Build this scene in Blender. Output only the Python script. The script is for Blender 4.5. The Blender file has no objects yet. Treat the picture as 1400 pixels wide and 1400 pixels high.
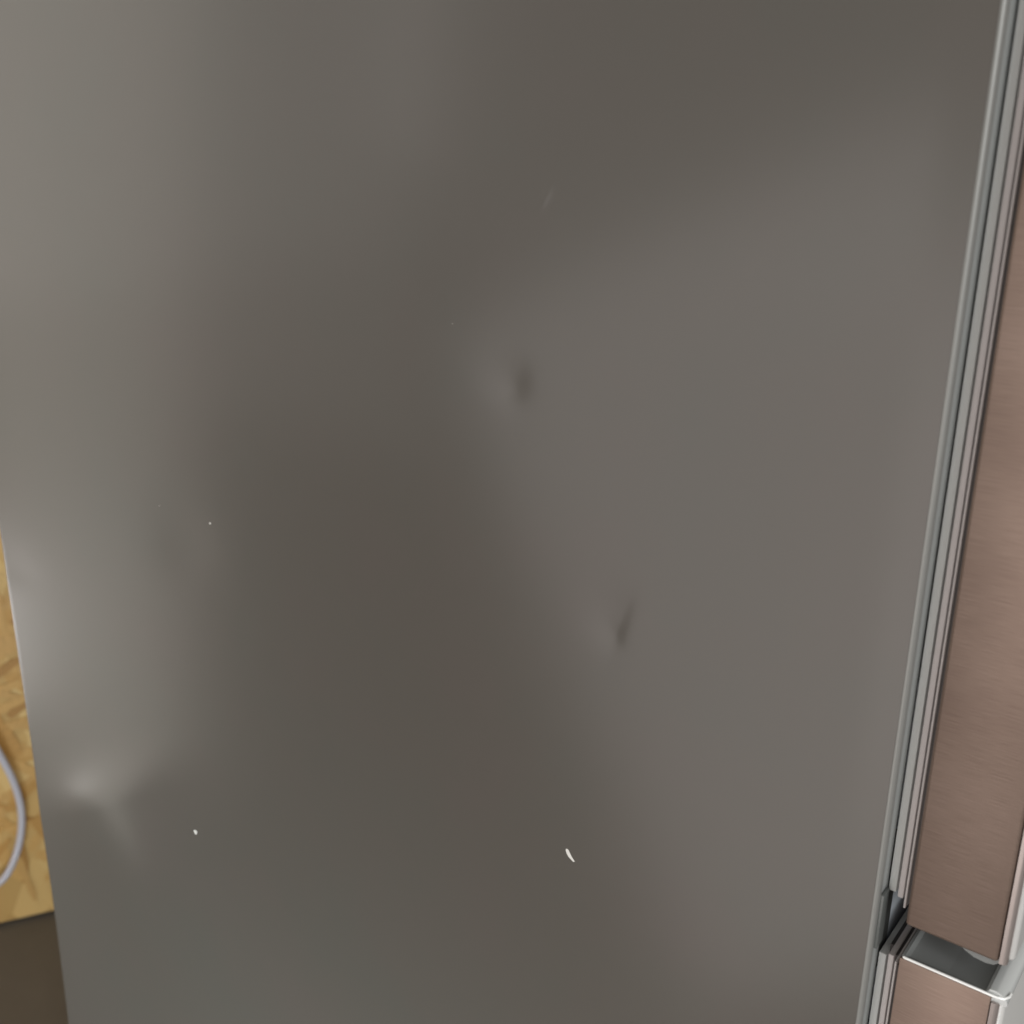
import bpy, bmesh, math, random
import numpy as np
from mathutils import Matrix, Vector

random.seed(7)
SC = bpy.context.scene
COL = SC.collection
H = 1.05                      # height of the camera above the floor

# ------------------------------------------------------------------ camera
cam_d = bpy.data.cameras.new('camera'); cam = bpy.data.objects.new('camera', cam_d); COL.objects.link(cam)
Mr = Matrix(((-0.600585, -0.25872907, 0.75654275), (0.79946757, -0.20877831, 0.56326124), (0.01221766, 0.94311764, 0.33223462)))
cam.matrix_world = Matrix.Translation((0.37570777, 0.10198314, H)) @ Mr.to_4x4()
cam_d.sensor_width = 36; cam_d.sensor_height = 36; cam_d.lens = 36 * 1550 / 1400
cam_d.clip_start = 0.01; cam_d.clip_end = 100
cam_d.dof.use_dof = True; cam_d.dof.focus_distance = 0.50; cam_d.dof.aperture_fstop = 12
SC.camera = cam

# ------------------------------------------------------------------ light
w = bpy.data.worlds.new("World"); SC.world = w; w.use_nodes = True
bg = w.node_tree.nodes['Background']; bg.inputs[0].default_value = (1.0, 0.96, 0.90, 1); bg.inputs[1].default_value = 0.43
SC.view_settings.view_transform = 'Standard'; SC.view_settings.look = 'None'
SC.view_settings.exposure = 0.0; SC.view_settings.gamma = 1.0


def area(name, loc, target, sx, sy, power, col, roll=0.0):
    d = bpy.data.lights.new(name, 'AREA'); d.shape = 'RECTANGLE'; d.size = sx; d.size_y = sy; d.energy = power; d.color = col
    o = bpy.data.objects.new(name, d); COL.objects.link(o); o.location = loc
    q = (Vector(target) - Vector(loc)).to_track_quat('-Z', 'Y')
    o.rotation_euler = (q.to_matrix() @ Matrix.Rotation(roll, 3, 'Z')).to_euler()
    return o


# added upright lamps, shaped for their reflections in the steel side
def panel_light(name, x, p0, p1, width, power, col):
    """upright rectangle at distance x facing the fridge; its edge nearer the door runs from p0 to p1 (y, z)"""
    e = Vector((0, p1[0] - p0[0], p1[1] - p0[1])); L = e.length; e /= L
    side_ = Vector((0, e.z, -e.y)) * (1 if width > 0 else -1)
    if (side_.y > 0) != (width > 0): side_ = -side_
    c = Vector((x, (p0[0] + p1[0]) / 2, (p0[1] + p1[1]) / 2)) + side_ * abs(width) / 2
    d = bpy.data.lights.new(name, 'AREA'); d.shape = 'RECTANGLE'; d.size = abs(width); d.size_y = L; d.energy = power; d.color = col
    o = bpy.data.objects.new(name, d); COL.objects.link(o)
    zax = Vector((1, 0, 0)); yax = e; xax = yax.cross(zax)
    m = Matrix((xax, yax, zax)).transposed().to_4x4(); m.translation = c; o.matrix_world = m
    return o


panel_light('rear_reflection_light', 0.45, (-0.885, H + 0.60), (-1.095, H - 1.03), -0.60, 3.0, (1.0, 0.945, 0.845))  # added rear lamp, its reflection makes the bright left band of the steel
# added small lamp, placed so the lower rear dent catches a highlight
panel_light('dent_glint_light', 0.45, (-1.66, H - 0.78), (-1.66, H - 1.03), -0.50, 2.3, (1.0, 0.96, 0.95))
# added tilted lamp behind the camera, its reflection lightens the panel's right
panel_light('right_reflection_light', 0.70, (-0.78, H - 0.26), (-0.37, H - 1.04), 0.62, 1.75, (1.0, 0.95, 0.93))
# added brighter lamp beside the camera for glints in the small knocks
panel_light('knock_glint_light', 0.74, (-0.12, H - 0.15), (-0.12, H - 0.75), 0.40, 1.7, (1.0, 0.93, 0.90))
# two added weak lamps, their reflections lighten the panel's upper middle
panel_light('upper_reflection_light', 0.70, (-0.80, H + 0.40), (-0.88, H - 0.46), -0.44, 0.37, (1.0, 0.97, 0.92))
panel_light('narrow_reflection_light', 0.72, (-0.76, H + 0.34), (-0.81, H - 0.06), -0.10, 0.09, (1.0, 0.97, 0.92))
# added low fill lamp aimed at the lower rear of the steel side
low = area('low_fill_light', (0.95, 0.32, H - 0.85), (0, -0.42, H - 0.78), 0.5, 0.4, 2.0, (0.78, 0.94, 1.0))
low.data.spread = math.radians(48)
# added lamp over the gap, brightening the upper chipboard behind the fridge
area('gap_fill_light', (-0.05, -0.78, H + 0.55), (-0.28, -1.17, 0.35), 0.35, 0.2, 1.2, (1.0, 0.93, 0.84))
# light from ahead of the doors, added as a tall lamp for the fold
area('front_light', (1.25, 1.55, H + 0.55), (0, 0, H - 0.1), 0.6, 1.5, 36, (0.97, 0.99, 1.0))



# ------------------------------------------------------------------ materials
def mat(name, base, rough=0.5, metal=0.0, spec=0.5, build=None):
    m = bpy.data.materials.new(name); m.use_nodes = True; nt = m.node_tree; b = nt.nodes['Principled BSDF']
    b.inputs['Base Color'].default_value = (*base, 1); b.inputs['Roughness'].default_value = rough
    b.inputs['Metallic'].default_value = metal; b.inputs['Specular IOR Level'].default_value = spec
    if build: build(nt, b)
    return m


def N(nt, t, **k):
    n = nt.nodes.new(t)
    for a, v in k.items(): setattr(n, a, v)
    return n


def noise(nt, scale, detail=3, rough=0.5, stretch=(1, 1, 1), rot=(0, 0, 0)):
    tc = N(nt, 'ShaderNodeTexCoord'); mp = N(nt, 'ShaderNodeMapping')
    mp.inputs['Scale'].default_value = stretch; mp.inputs['Rotation'].default_value = rot
    nz = N(nt, 'ShaderNodeTexNoise'); nz.inputs['Scale'].default_value = scale
    nz.inputs['Detail'].default_value = detail; nz.inputs['Roughness'].default_value = rough
    nt.links.new(tc.outputs['Object'], mp.inputs[0]); nt.links.new(mp.outputs[0], nz.inputs['Vector'])
    return nz


def ramp(nt, src, stops):
    r = N(nt, 'ShaderNodeValToRGB'); e = r.color_ramp.elements
    while len(e) < len(stops): e.new(0.5)
    for i, (p, c) in enumerate(stops): e[i].position = p; e[i].color = (*c, 1)
    nt.links.new(src, r.inputs[0]); return r


def bump(nt, b, src, strength, dist, prev=None):
    bn = N(nt, 'ShaderNodeBump'); bn.inputs['Strength'].default_value = strength; bn.inputs['Distance'].default_value = dist
    nt.links.new(src, bn.inputs['Height'])
    if prev: nt.links.new(prev.outputs[0], bn.inputs['Normal'])
    nt.links.new(bn.outputs[0], b.inputs['Normal']); return bn


def paint_build(nt, b):
    n1 = noise(nt, 9, 4, 0.6)                       # faint cloudy tint of the lacquer
    r = ramp(nt, n1.outputs[0], [(0.3, (0.083, 0.0765, 0.0655)), (0.5, (0.086, 0.0765, 0.0655)), (0.7, (0.089, 0.0765, 0.0665))])
    nt.links.new(r.outputs[0], b.inputs['Base Color'])
    n2 = noise(nt, 900, 2, 0.5)                     # fine orange peel
    n3 = noise(nt, 60, 3, 0.5)                      # smears in the gloss
    rr = N(nt, 'ShaderNodeMapRange'); rr.inputs['To Min'].default_value = 0.20; rr.inputs['To Max'].default_value = 0.24
    nt.links.new(n3.outputs[0], rr.inputs[0]); nt.links.new(rr.outputs[0], b.inputs['Coat Roughness'])
    b.inputs['Coat Weight'].default_value = 1.0; b.inputs['Coat IOR'].default_value = 1.6
    bump(nt, b, n2.outputs[0], 0.10, 0.0002)


M_paint = mat('grey_lacquered_steel', (0.115, 0.107, 0.095), 0.55, 0.2, 0.2, paint_build)


def frame_build(nt, b):
    n = noise(nt, 700, 2, 0.5); bump(nt, b, n.outputs[0], 0.1, 0.0002)


M_frame = mat('grey_cabinet_frame', (0.33, 0.34, 0.33), 0.45, 0.2, 0.5, frame_build)
M_hem = mat('hem_painted_highlight', (0.22, 0.218, 0.205), 0.4, 0.2)  # paler grey carries the highlight along the fold
M_mullion = mat('pale_mullion', (0.72, 0.78, 0.84), 0.25, 0.0)  # bluish light coming through the door gap is put into this colour
M_gasket = mat('pale_grey_gasket', (0.56, 0.57, 0.555), 0.55, 0.0, 0.4, frame_build)
M_gasket2 = mat('mauve_grey_gasket', (0.50, 0.465, 0.455), 0.55, 0.0, 0.4, frame_build)
M_groove = mat('dark_rubber_groove', (0.055, 0.048, 0.046), 0.7)
M_plate = mat('dark_grey_hinge_plate', (0.095, 0.10, 0.095), 0.4)
M_black = mat('dark_plastic', (0.035, 0.036, 0.034), 0.45)
M_chip = mat('white_primer', (0.60, 0.58, 0.54), 0.8)


def brushed(nt, b):
    n = noise(nt, 60, 2, 0.5, (10, 1.6, 44))
    n2 = noise(nt, 14, 3, 0.5, (1, 0.6, 1.2))
    mx = N(nt, 'ShaderNodeMath', operation='MULTIPLY_ADD'); mx.inputs[1].default_value = 0.6
    nt.links.new(n.outputs[0], mx.inputs[0]); nt.links.new(n2.outputs[0], mx.inputs[2])
    r = ramp(nt, mx.outputs[0], [(0.60, (0.180, 0.126, 0.101)), (0.78, (0.208, 0.149, 0.119)), (1.0, (0.245, 0.178, 0.145))])  # brown reflection of the surroundings put into the steel colour
    nt.links.new(r.outputs[0], b.inputs['Base Color'])
    bump(nt, b, n.outputs[0], 0.14, 0.0004)


M_brush = mat('brushed_steel_brown_reflection', (0.24, 0.165, 0.125), 0.42, 0.6, 0.5, brushed)
M_edge = mat('pinkish_folded_steel_edge', (0.36, 0.31, 0.29), 0.35, 0.6)
M_front = mat('pale_door_front', (0.68, 0.67, 0.65), 0.35, 0.35)
M_lip = mat('bright_grip_trim', (0.88, 0.88, 0.86), 0.3, 0.2)
M_cap = mat('grey_door_end_cap', (0.18, 0.185, 0.18), 0.30, 0.0)
M_cap2 = mat('grey_glossy_plastic', (0.16, 0.165, 0.16), 0.25)
M_liplight = mat('grip_lip_painted_sheen', (0.55, 0.56, 0.55), 0.25, 0.2)  # bright reflection on the lip put into its pale colour
M_cord = mat('grey_lilac_cable_sheath', (0.36, 0.34, 0.37), 0.45)


def osb_build(nt, b):
    v = N(nt, 'ShaderNodeTexVoronoi'); v.inputs['Scale'].default_value = 26
    tc = N(nt, 'ShaderNodeTexCoord'); mp = N(nt, 'ShaderNodeMapping'); mp.inputs['Scale'].default_value = (1, 1, 0.45)
    nt.links.new(tc.outputs['Object'], mp.inputs[0]); nt.links.new(mp.outputs[0], v.inputs['Vector'])
    r = ramp(nt, v.outputs['Color'], [(0.0, (0.28, 0.16, 0.045)), (0.5, (0.42, 0.26, 0.09)), (1.0, (0.52, 0.36, 0.15))])
    nt.links.new(r.outputs[0], b.inputs['Base Color'])


M_osb = mat('wood_chip_board', (0.5, 0.33, 0.13), 0.6, 0, 0.4, osb_build)


def strand_mat(i, c):
    def bld(nt, b):
        n = noise(nt, 40, 4, 0.6, (12, 1, 1))
        lo = tuple(x * 0.8 for x in c); hi = tuple(min(1, x * 1.15) for x in c)
        r = ramp(nt, n.outputs[0], [(0.3, lo), (0.7, hi)]); nt.links.new(r.outputs[0], b.inputs['Base Color'])
    return mat('wood_strand_tone', c, 0.55, 0, 0.4, bld)


M_str = [strand_mat(i, c) for i, c in enumerate([(0.370, 0.203, 0.056), (0.407, 0.234, 0.073), (0.341, 0.179, 0.046), (0.429, 0.276, 0.103), (0.384, 0.220, 0.070), (0.281, 0.141, 0.034)])]


def floor_build(nt, b):
    n = noise(nt, 5, 6, 0.65)
    r = ramp(nt, n.outputs[0], [(0.3, (0.070, 0.059, 0.047)), (0.7, (0.098, 0.083, 0.066))])
    nt.links.new(r.outputs[0], b.inputs['Base Color'])
    n2 = noise(nt, 160, 3, 0.6); bump(nt, b, n2.outputs[0], 0.2, 0.001)


M_floor = mat('dark_brown_floor', (0.07, 0.055, 0.04), 0.45, 0, 0.4, floor_build)


# ------------------------------------------------------------------ helpers
def tag(o, label=None, cat=None, group=None, kind=None):
    if label: o['label'] = label
    if cat: o['category'] = cat
    if group: o['group'] = group
    if kind: o['kind'] = kind
    return o


def empty(name, loc):
    o = bpy.data.objects.new(name, None); COL.objects.link(o); o.location = loc; return o


def link(name, me, m, parent=None):
    me.name = name
    if m and not me.materials: me.materials.append(m)
    o = bpy.data.objects.new(name, me); COL.objects.link(o)
    if parent: o.parent = parent
    return o


def box(name, m, parent, x0, x1, y0, y1, z0, z1, bev=0.0, seg=2, edges=None, smooth=True):
    """box in fridge coordinates; edges(v1, v2) picks the edges that are rounded"""
    bm = bmesh.new()
    vs = [bm.verts.new((x, y, z)) for x in (x0, x1) for y in (y0, y1) for z in (z0, z1)]
    for f in ((0, 1, 3, 2), (4, 6, 7, 5), (0, 4, 5, 1), (2, 3, 7, 6), (0, 2, 6, 4), (1, 5, 7, 3)):
        bm.faces.new([vs[i] for i in f])
    if bev:
        es = [e for e in bm.edges if edges is None or edges(e.verts[0].co, e.verts[1].co)]
        bmesh.ops.bevel(bm, geom=es, offset=bev, segments=seg, affect='EDGES', profile=0.5)
    bmesh.ops.recalc_face_normals(bm, faces=bm.faces)
    me = bpy.data.meshes.new(name); bm.to_mesh(me); bm.free()
    if smooth and bev:
        me.polygons.foreach_set('use_smooth', [True] * len(me.polygons))
        me.set_sharp_from_angle(angle=math.radians(40))
    return link(name, me, m, parent)


# ------------------------------------------------------------------ setting
def sheet(name, x0, x1, y0, y1, z, m):
    me = bpy.data.meshes.new(name)
    me.from_pydata([(x0, y0, z), (x1, y0, z), (x1, y1, z), (x0, y1, z)], [], [(0, 1, 2, 3)])
    return link(name, me, m)


tag(sheet('floor', -6, 6, -6, 6, 0, M_floor), kind='structure')

# chipboard wall behind the fridge, set at an angle to it
wall = empty('chipboard_wall', (-0.224, -1.201, 0.0))
wt = Vector((-0.867, 0.498, 0)); wn = Vector((0.498, 0.867, 0))
wall.rotation_euler = (0, 0, math.atan2(wt.y, wt.x))       # local +x runs along the wall, local -y faces the room
tag(wall, 'yellow-brown wood strand board wall standing on the dark floor behind the fridge', 'wall')
box('board', M_osb, wall, -0.5, 1.6, 0.002, 0.020, 0.006, 2.2)
rs = random.Random(3)
smesh = []
for k in range(14):
    L = rs.uniform(0.035, 0.10); W = rs.uniform(0.010, 0.026); n = 5
    top = [(L * (i / n - 0.5), W * 0.5 * (0.75 + 0.35 * rs.random()) * (0.55 if i in (0, n) else 1)) for i in range(n + 1)]
    bot = [(x, -W * 0.5 * (0.75 + 0.35 * rs.random()) * (0.55 if i in (0, n) else 1)) for i, (x, _) in enumerate(top)]
    ring = top + bot[::-1]; t = 0.0003; m_ = len(ring)
    me = bpy.data.meshes.new('wood_strand')
    me.from_pydata([(x, -t, z) for x, z in ring] + [(x, t, z) for x, z in ring], [],
                   [tuple(range(m_)), tuple(range(2 * m_ - 1, m_ - 1, -1))] + [(i, m_ + i, m_ + (i + 1) % m_, (i + 1) % m_) for i in range(m_)])
    me.materials.append(M_str[k % len(M_str)]); smesh.append(me)
for k in range(285):
    o = bpy.data.objects.new('wood_strand', smesh[rs.randrange(len(smesh))]); COL.objects.link(o); o.parent = wall
    a = rs.gauss(0, 0.9)
    o.location = (rs.uniform(-0.16, 0.16), 0.0015 - rs.random() * 0.0016, rs.uniform(0.07, 0.80))
    o.rotation_euler = (rs.uniform(-0.01, 0.01), a, rs.uniform(-0.01, 0.01))

# cable hanging in front of the chipboard
pts = [(-0.03, .78), (0.0, .45), (0.018, .33), (0.035, .274), (0.0465, .228), (0.0506, .183), (0.043, .14), (0.027, .104), (0.011, .086),
       (-0.03, .066), (-0.085, .085), (-0.12, .16), (-0.13, .3), (-0.09, .55), (-0.05, .78)]
cu = bpy.data.curves.new('power_cable', 'CURVE'); cu.dimensions = '3D'; cu.bevel_depth = 0.0046; cu.bevel_resolution = 4; cu.resolution_u = 8
sp = cu.splines.new('NURBS'); sp.points.add(len(pts) - 1)
for i, (t_, z_) in enumerate(pts):
    q = Vector((-0.224, -1.201, 0)) + wt * t_ + wn * (0.022 + 0.004 * math.sin(i)); sp.points[i].co = (q.x, q.y, z_, 1)
sp.use_endpoint_u = True; sp.order_u = 3
tmp = bpy.data.objects.new('tmp', cu); COL.objects.link(tmp)
dg = bpy.context.evaluated_depsgraph_get(); me = bpy.data.meshes.new_from_object(tmp.evaluated_get(dg)); bpy.data.objects.remove(tmp)
me.materials.clear(); me.polygons.foreach_set('use_smooth', [True] * len(me.polygons))
tag(link('power_cable', me, M_cord), 'pale grey lilac cable hanging in a loop in front of the wood strand board', 'cable')

# ------------------------------------------------------------------ fridge
fridge = empty('fridge', (0, 0, 0))
tag(fridge, 'grey steel fridge with dented, chipped side and brushed steel door edges coloured by a brown reflection', 'fridge')
ZT = H + 0.80; ZB = 0.03


# side panel with its dents: a real height field, x = h(y, z)
def G(y, z, cy, cz, sy, sz, rot=0.0):
    c, s = math.cos(rot), math.sin(rot); u = (y - cy) * c + (z - cz) * s; v = -(y - cy) * s + (z - cz) * c
    return np.exp(-0.5 * ((u / sy) ** 2 + (v / sz) ** 2))


def height(y, z):
    z = z - H
    h = np.zeros_like(y)
    # broad buckling of the thin sheet
    h += 0.0010 * G(y, z, -0.17, -0.24, 0.06, 0.22, 0.35)
    h += -0.0012 * G(y, z, -0.28, -0.21, 0.06, 0.12, 0.2)
    h += 0.0005 * np.sin(y * 21 + 1.0) * np.cos(z * 5 + 0.5)
    h += 0.0040 * np.clip((-0.42 - z) / 0.3, 0, 1) ** 2 * np.clip((-0.15 - y) / 0.3, 0, 1)
    def knock(cy, cz, d, sl, sr, sv, tilt):
        u = (y - cy) * math.cos(tilt) + (z - cz) * math.sin(tilt); v = -(y - cy) * math.sin(tilt) + (z - cz) * math.cos(tilt)
        s_ = np.where(u < 0, sl, sr)
        return -d * np.exp(-0.5 * (u / s_) ** 2) * np.exp(-0.5 * (v / sv) ** 2)
    # deep dent by the rear edge
    h += knock(-0.605, -0.300, 0.0003, 0.020, 0.008, 0.020, -1.5)
    h += knock(-0.412, -0.240, 0.0004, 0.020, 0.014, 0.022, -1.2)
    # two small knocks: a steep crease on the door side of each, shallow towards the rear
    h += knock(-0.520, -0.4560, -0.0062, 0.0185, 0.090, 0.056, -1.05)
    h += knock(-0.1765, -0.107, 0.00050, 0.010, 0.0058, 0.0075, -0.12)
    h += knock(-0.1210, -0.2020, 0.00040, 0.009, 0.0030, 0.0095, -0.32)
    h += -0.00023 * G(y, z, -0.1240, -0.2085, 0.0038, 0.0046, 0.5) - 0.00025 * G(y, z, -0.1790, -0.1105, 0.0042, 0.0040, 0.5)
    h += 0.00018 * G(y, z, -0.1632, -0.0305, 0.0013, 0.0040, -0.55)
    edge = np.clip(-(y) / 0.02, 0, 1); edge = edge * edge * (3 - 2 * edge)
    return h * edge


ys = np.unique(np.concatenate([np.arange(-0.617, -0.25, 0.003), np.arange(-0.25, -0.09, 0.0009), np.arange(-0.09, -0.0018, 0.003)]).round(5))
ys = np.append(ys[ys < -0.0022], -0.0018)
zs = np.unique(np.concatenate([np.arange(ZB, H - 0.9, 0.01), np.arange(H - 0.9, H - 0.25, 0.003), np.arange(H - 0.25, H - 0.0, 0.0011), np.arange(H, H + 0.12, 0.003), np.arange(H + 0.12, ZT, 0.01), [ZT]]).round(5))
# front fold (radius 1.8 mm) and rear fold are extra columns
R_ = 0.0018
fold = [(-R_ + R_ * math.cos(a), -R_ + R_ * math.sin(a)) for a in np.linspace(0, math.pi / 2, 7)[1:]]
rear = [(-R_ + R_ * math.cos(a), -0.617 - R_ * math.sin(a)) for a in np.linspace(0, math.pi / 2, 5)[1:]][::-1]
Yg, Zg = np.meshgrid(ys, zs); Xg = height(Yg, Zg)
colsX = []; colsY = []
for x_, y_ in [(-0.030, -0.6188)] + rear: colsX.append(np.full(len(zs), x_) + (Xg[:, 0] if x_ > -0.02 else 0)); colsY.append(np.full(len(zs), y_))
for i in range(len(ys)): colsX.append(Xg[:, i]); colsY.append(np.full(len(zs), ys[i]))
nc = len(colsX); nr = len(zs)
V = np.stack([np.array(colsX).T, np.array(colsY).T, np.tile(zs[:, None], (1, nc))], -1).reshape(-1, 3)
idx = np.arange(nr * nc).reshape(nr, nc)
F = np.stack([idx[:-1, :-1], idx[:-1, 1:], idx[1:, 1:], idx[1:, :-1]], -1).reshape(-1, 4)
me = bpy.data.meshes.new('side_panel'); me.vertices.add(len(V)); me.vertices.foreach_set('co', V.ravel())
me.loops.add(F.size); me.loops.foreach_set('vertex_index', F.ravel().astype(np.int32))
me.polygons.add(len(F)); me.polygons.foreach_set('loop_start', np.arange(0, F.size, 4, dtype=np.int32))
me.update(calc_edges=True); me.validate(); me.polygons.foreach_set('use_smooth', [True] * len(F))
side = link('side_panel', me, M_paint, fridge)


def chip(y, z, pts_mm):
    """a flake of missing lacquer, the pale primer showing, 0.15 mm proud rim"""
    n = len(pts_mm); x = float(height(np.array([y]), np.array([z]))[0])
    vs = [(x + 0.00012, y + a / 1000, z + b / 1000) for a, b in pts_mm] + [(x - 0.0006, y + a / 1000 * 1.1, z + b / 1000 * 1.1) for a, b in pts_mm]
    me = bpy.data.meshes.new('paint_chip')
    me.from_pydata(vs, [], [tuple(range(n))] + [(i, n + i, n + (i + 1) % n, (i + 1) % n) for i in range(n)])
    return link('paint_chip', me, M_chip, side)


chip(-0.1411, H - 0.3264, [(-2.3, 2.2), (-1.6, 2.7), (-0.7, 2.3), (0.1, 1.0), (0.9, -0.2), (2.0, -1.4), (2.9, -2.3), (2.2, -2.8), (1.0, -2.2), (-0.5, -1.3), (-1.6, 0.0), (-2.1, 1.1)])
chip(-0.4257, H - 0.4366, [(-1.5, 0.6), (-0.4, 1.5), (0.9, 1.4), (1.5, 0.2), (1.1, -1.2), (0.3, -1.5), (-0.9, -0.8)])
for (y_, z_, r) in ((-0.3885, H - 0.2185, 0.75), (-0.4335, H - 0.2180, 0.2), (-0.2105, H - 0.086, 0.18)):
    chip(y_, z_, [(r * math.cos(a) * rs.uniform(0.7, 1.2), r * math.sin(a) * rs.uniform(0.7, 1.2)) for a in [k * math.pi / 3 for k in range(6)]])

# hem where the sheet folds at the front, highlight put into its colour
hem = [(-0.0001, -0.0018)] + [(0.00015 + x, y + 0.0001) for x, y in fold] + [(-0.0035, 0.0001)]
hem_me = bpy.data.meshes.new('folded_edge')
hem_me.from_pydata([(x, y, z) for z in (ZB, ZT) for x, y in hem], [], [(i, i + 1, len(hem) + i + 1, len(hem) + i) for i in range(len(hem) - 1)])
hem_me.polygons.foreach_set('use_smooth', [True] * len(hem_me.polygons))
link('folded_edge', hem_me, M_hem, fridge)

# cabinet body, front frame and mullion between the compartments
box('cabinet', M_frame, fridge, -0.598, -0.030, -0.610, -0.004, ZB, ZT)
box('seal_channel', M_black, fridge, -0.0222, -0.0121, -0.0034, -0.0004, H - 0.325, H - 0.265)
box('front_flange', M_frame, fridge, -0.0118, -0.0021, -0.0030, -0.0002, ZB, ZT)
box('mullion', M_mullion, fridge, -0.575, -0.0225, -0.0035, -0.0012, H - 0.36, H - 0.20)
box('hinge_plate', M_plate, fridge, -0.0096, -0.0030, -0.0001, 0.0014, H - 0.3085, H - 0.2835, 0.0004)


def extrude_yz(name, m, parent, prof, x0, x1, closed=True):
    n = len(prof); me = bpy.data.meshes.new(name)
    vs = [(x0, y, z) for y, z in prof] + [(x1, y, z) for y, z in prof]
    fs = [(i, (i + 1) % n, n + (i + 1) % n, n + i) for i in range(n if closed else n - 1)]
    if closed: fs += [tuple(range(n))[::-1], tuple(range(n, 2 * n))]
    me.from_pydata(vs, [], fs); bm = bmesh.new(); bm.from_mesh(me); bmesh.ops.recalc_face_normals(bm, faces=bm.faces); bm.to_mesh(me); bm.free()
    me.polygons.foreach_set('use_smooth', [True] * len(me.polygons)); me.set_sharp_from_angle(angle=math.radians(35))
    return link(name, me, m, parent)


def door(z0, z1, lower):
    gb = z0 + (0.0045 if not lower else 0.004); gt = z1 - (0.0075 if lower else 0.004)
    ztop = z1 - (0.0045 if lower else 0.0)
    d = box('door', M_brush, fridge, -0.596, -0.0013 if lower else 0.0, 0.0112, 0.0452, z0, ztop, 0.0015, 3)
    if lower: box('side_skin', M_brush, d, -0.0012, 0.0, 0.0112, 0.0452, z0, z1 - 0.0012, 0.0004, 2)
    slabs = [(0.0004, 0.0034, 0.0110, 0.0 if not lower else 0.0040, M_gasket, 'gasket'), (0.0034, 0.0049, 0.0150, 0.0012, M_groove, 'gasket_groove'),
             (0.0049, 0.0071, 0.0080, 0.0006, M_gasket2, 'gasket_ridge'), (0.0071, 0.0086, 0.0100, 0.0012, M_groove, 'gasket_groove'),
             (0.0086, 0.0095, 0.0040, -0.0004, M_gasket2, 'gasket_ridge'), (0.0095, 0.0112, 0.0050, 0.0016, M_groove, 'gasket_groove')]
    for (a, b, k, zi, m, n) in slabs:
        box(n, m, d, -0.596 + k, -k, a, b, gb + zi, gt - zi, 0.0004 if n != 'gasket_groove' else 0, 2)
    # folded steel edge and the pale front sheet
    box('door_front', M_front, d, -0.596, -0.0028, 0.0456, 0.0500, z0 + 0.0006, z1 - (0.004 if lower else 0.0006), 0.0018, 3)
    box('corner_trim', M_edge, d, -0.0028, 0.0, 0.0455, 0.0482, z0 + 0.0003, z1 - (0.0035 if lower else 0.0003), 0.0014, 3, lambda p, q: p.x == q.x == 0.0 and p.y == q.y and p.y > 0.047)
    if lower:
        # finger grip along the top: hollow dark channel, rounded front lip with its reflection put into paler colour
        pr = [(0.0116, z1 - 0.0044), (0.0116, z1 - 0.0006), (0.0128, z1 - 0.0004), (0.0140, z1 - 0.0024), (0.0160, z1 - 0.0030), (0.0300, z1 - 0.0034)]
        for k in range(7):
            a = k / 8 * math.pi / 2; pr.append((0.0260 + 0.0180 * math.sin(a), z1 - 0.0034 + 0.0042 * (1 - math.cos(a))))
        pr += [(pr[-1][0], z1 - 0.0044)]
        extrude_yz('grip_channel', M_cap, d, pr, -0.595, -0.0014)
        pr = [(0.0427, z1 - 0.0040)]
        for k in range(6, 9):
            a = k / 8 * math.pi / 2; pr.append((0.0262 + 0.0179 * math.sin(a), z1 - 0.0033 + 0.0042 * (1 - math.cos(a))))
        for k in range(1, 9):
            a = k / 8 * math.pi / 2; pr.append((0.0448 + 0.0059 * math.sin(a), z1 - 0.0030 + 0.0042 * math.cos(a)))
        pr += [(0.0507, z1 - 0.0038)]
        extrude_yz('grip_lip', M_liplight, d, pr, -0.595, -0.0014)
        box('side_rim', M_cap2, d, -0.0034, -0.0013, 0.0135, 0.0440, z1 - 0.0040, z1 - 0.0013, 0.0006, 2)
        # thin bright trim along the side edge, turning the corner
        path = [(-0.0010, 0.0124, z1 - 0.0010), (-0.0004, 0.0138, z1 - 0.0006), (-0.0004, 0.0445, z1 - 0.0006), (-0.0006, 0.0470, z1 - 0.0007), (-0.0014, 0.0492, z1 - 0.0008), (-0.0034, 0.0506, z1 - 0.0006), (-0.0060, 0.0506, z1 - 0.0010)]
        cu = bpy.data.curves.new('grip_trim', 'CURVE'); cu.dimensions = '3D'; cu.bevel_depth = 0.00055; cu.bevel_resolution = 3
        sp = cu.splines.new('POLY'); sp.points.add(len(path) - 1)
        for i, p in enumerate(path): sp.points[i].co = (*p, 1)
        t_ = bpy.data.objects.new('tmp', cu); COL.objects.link(t_)
        me = bpy.data.meshes.new_from_object(t_.evaluated_get(bpy.context.evaluated_depsgraph_get())); bpy.data.objects.remove(t_)
        me.materials.clear(); me.polygons.foreach_set('use_smooth', [True] * len(me.polygons))
        link('grip_trim', me, M_lip, d)
    else:
        # curved underside of the grip, hanging below the bottom edge near the front
        pr = [(0.0290, z0 + 0.0012), (0.0305, z0 - 0.0004), (0.0330, z0 - 0.0022), (0.0365, z0 - 0.0036), (0.0405, z0 - 0.0040), (0.0435, z0 - 0.0034), (0.0452, z0 - 0.0018), (0.0456, z0 + 0.0012)]
        extrude_yz('grip_underside', M_cap2, d, pr, -0.590, -0.0030)
    return d


up = door(H - 0.2900, ZT, False)
lo = door(0.06, H - 0.3040, True)
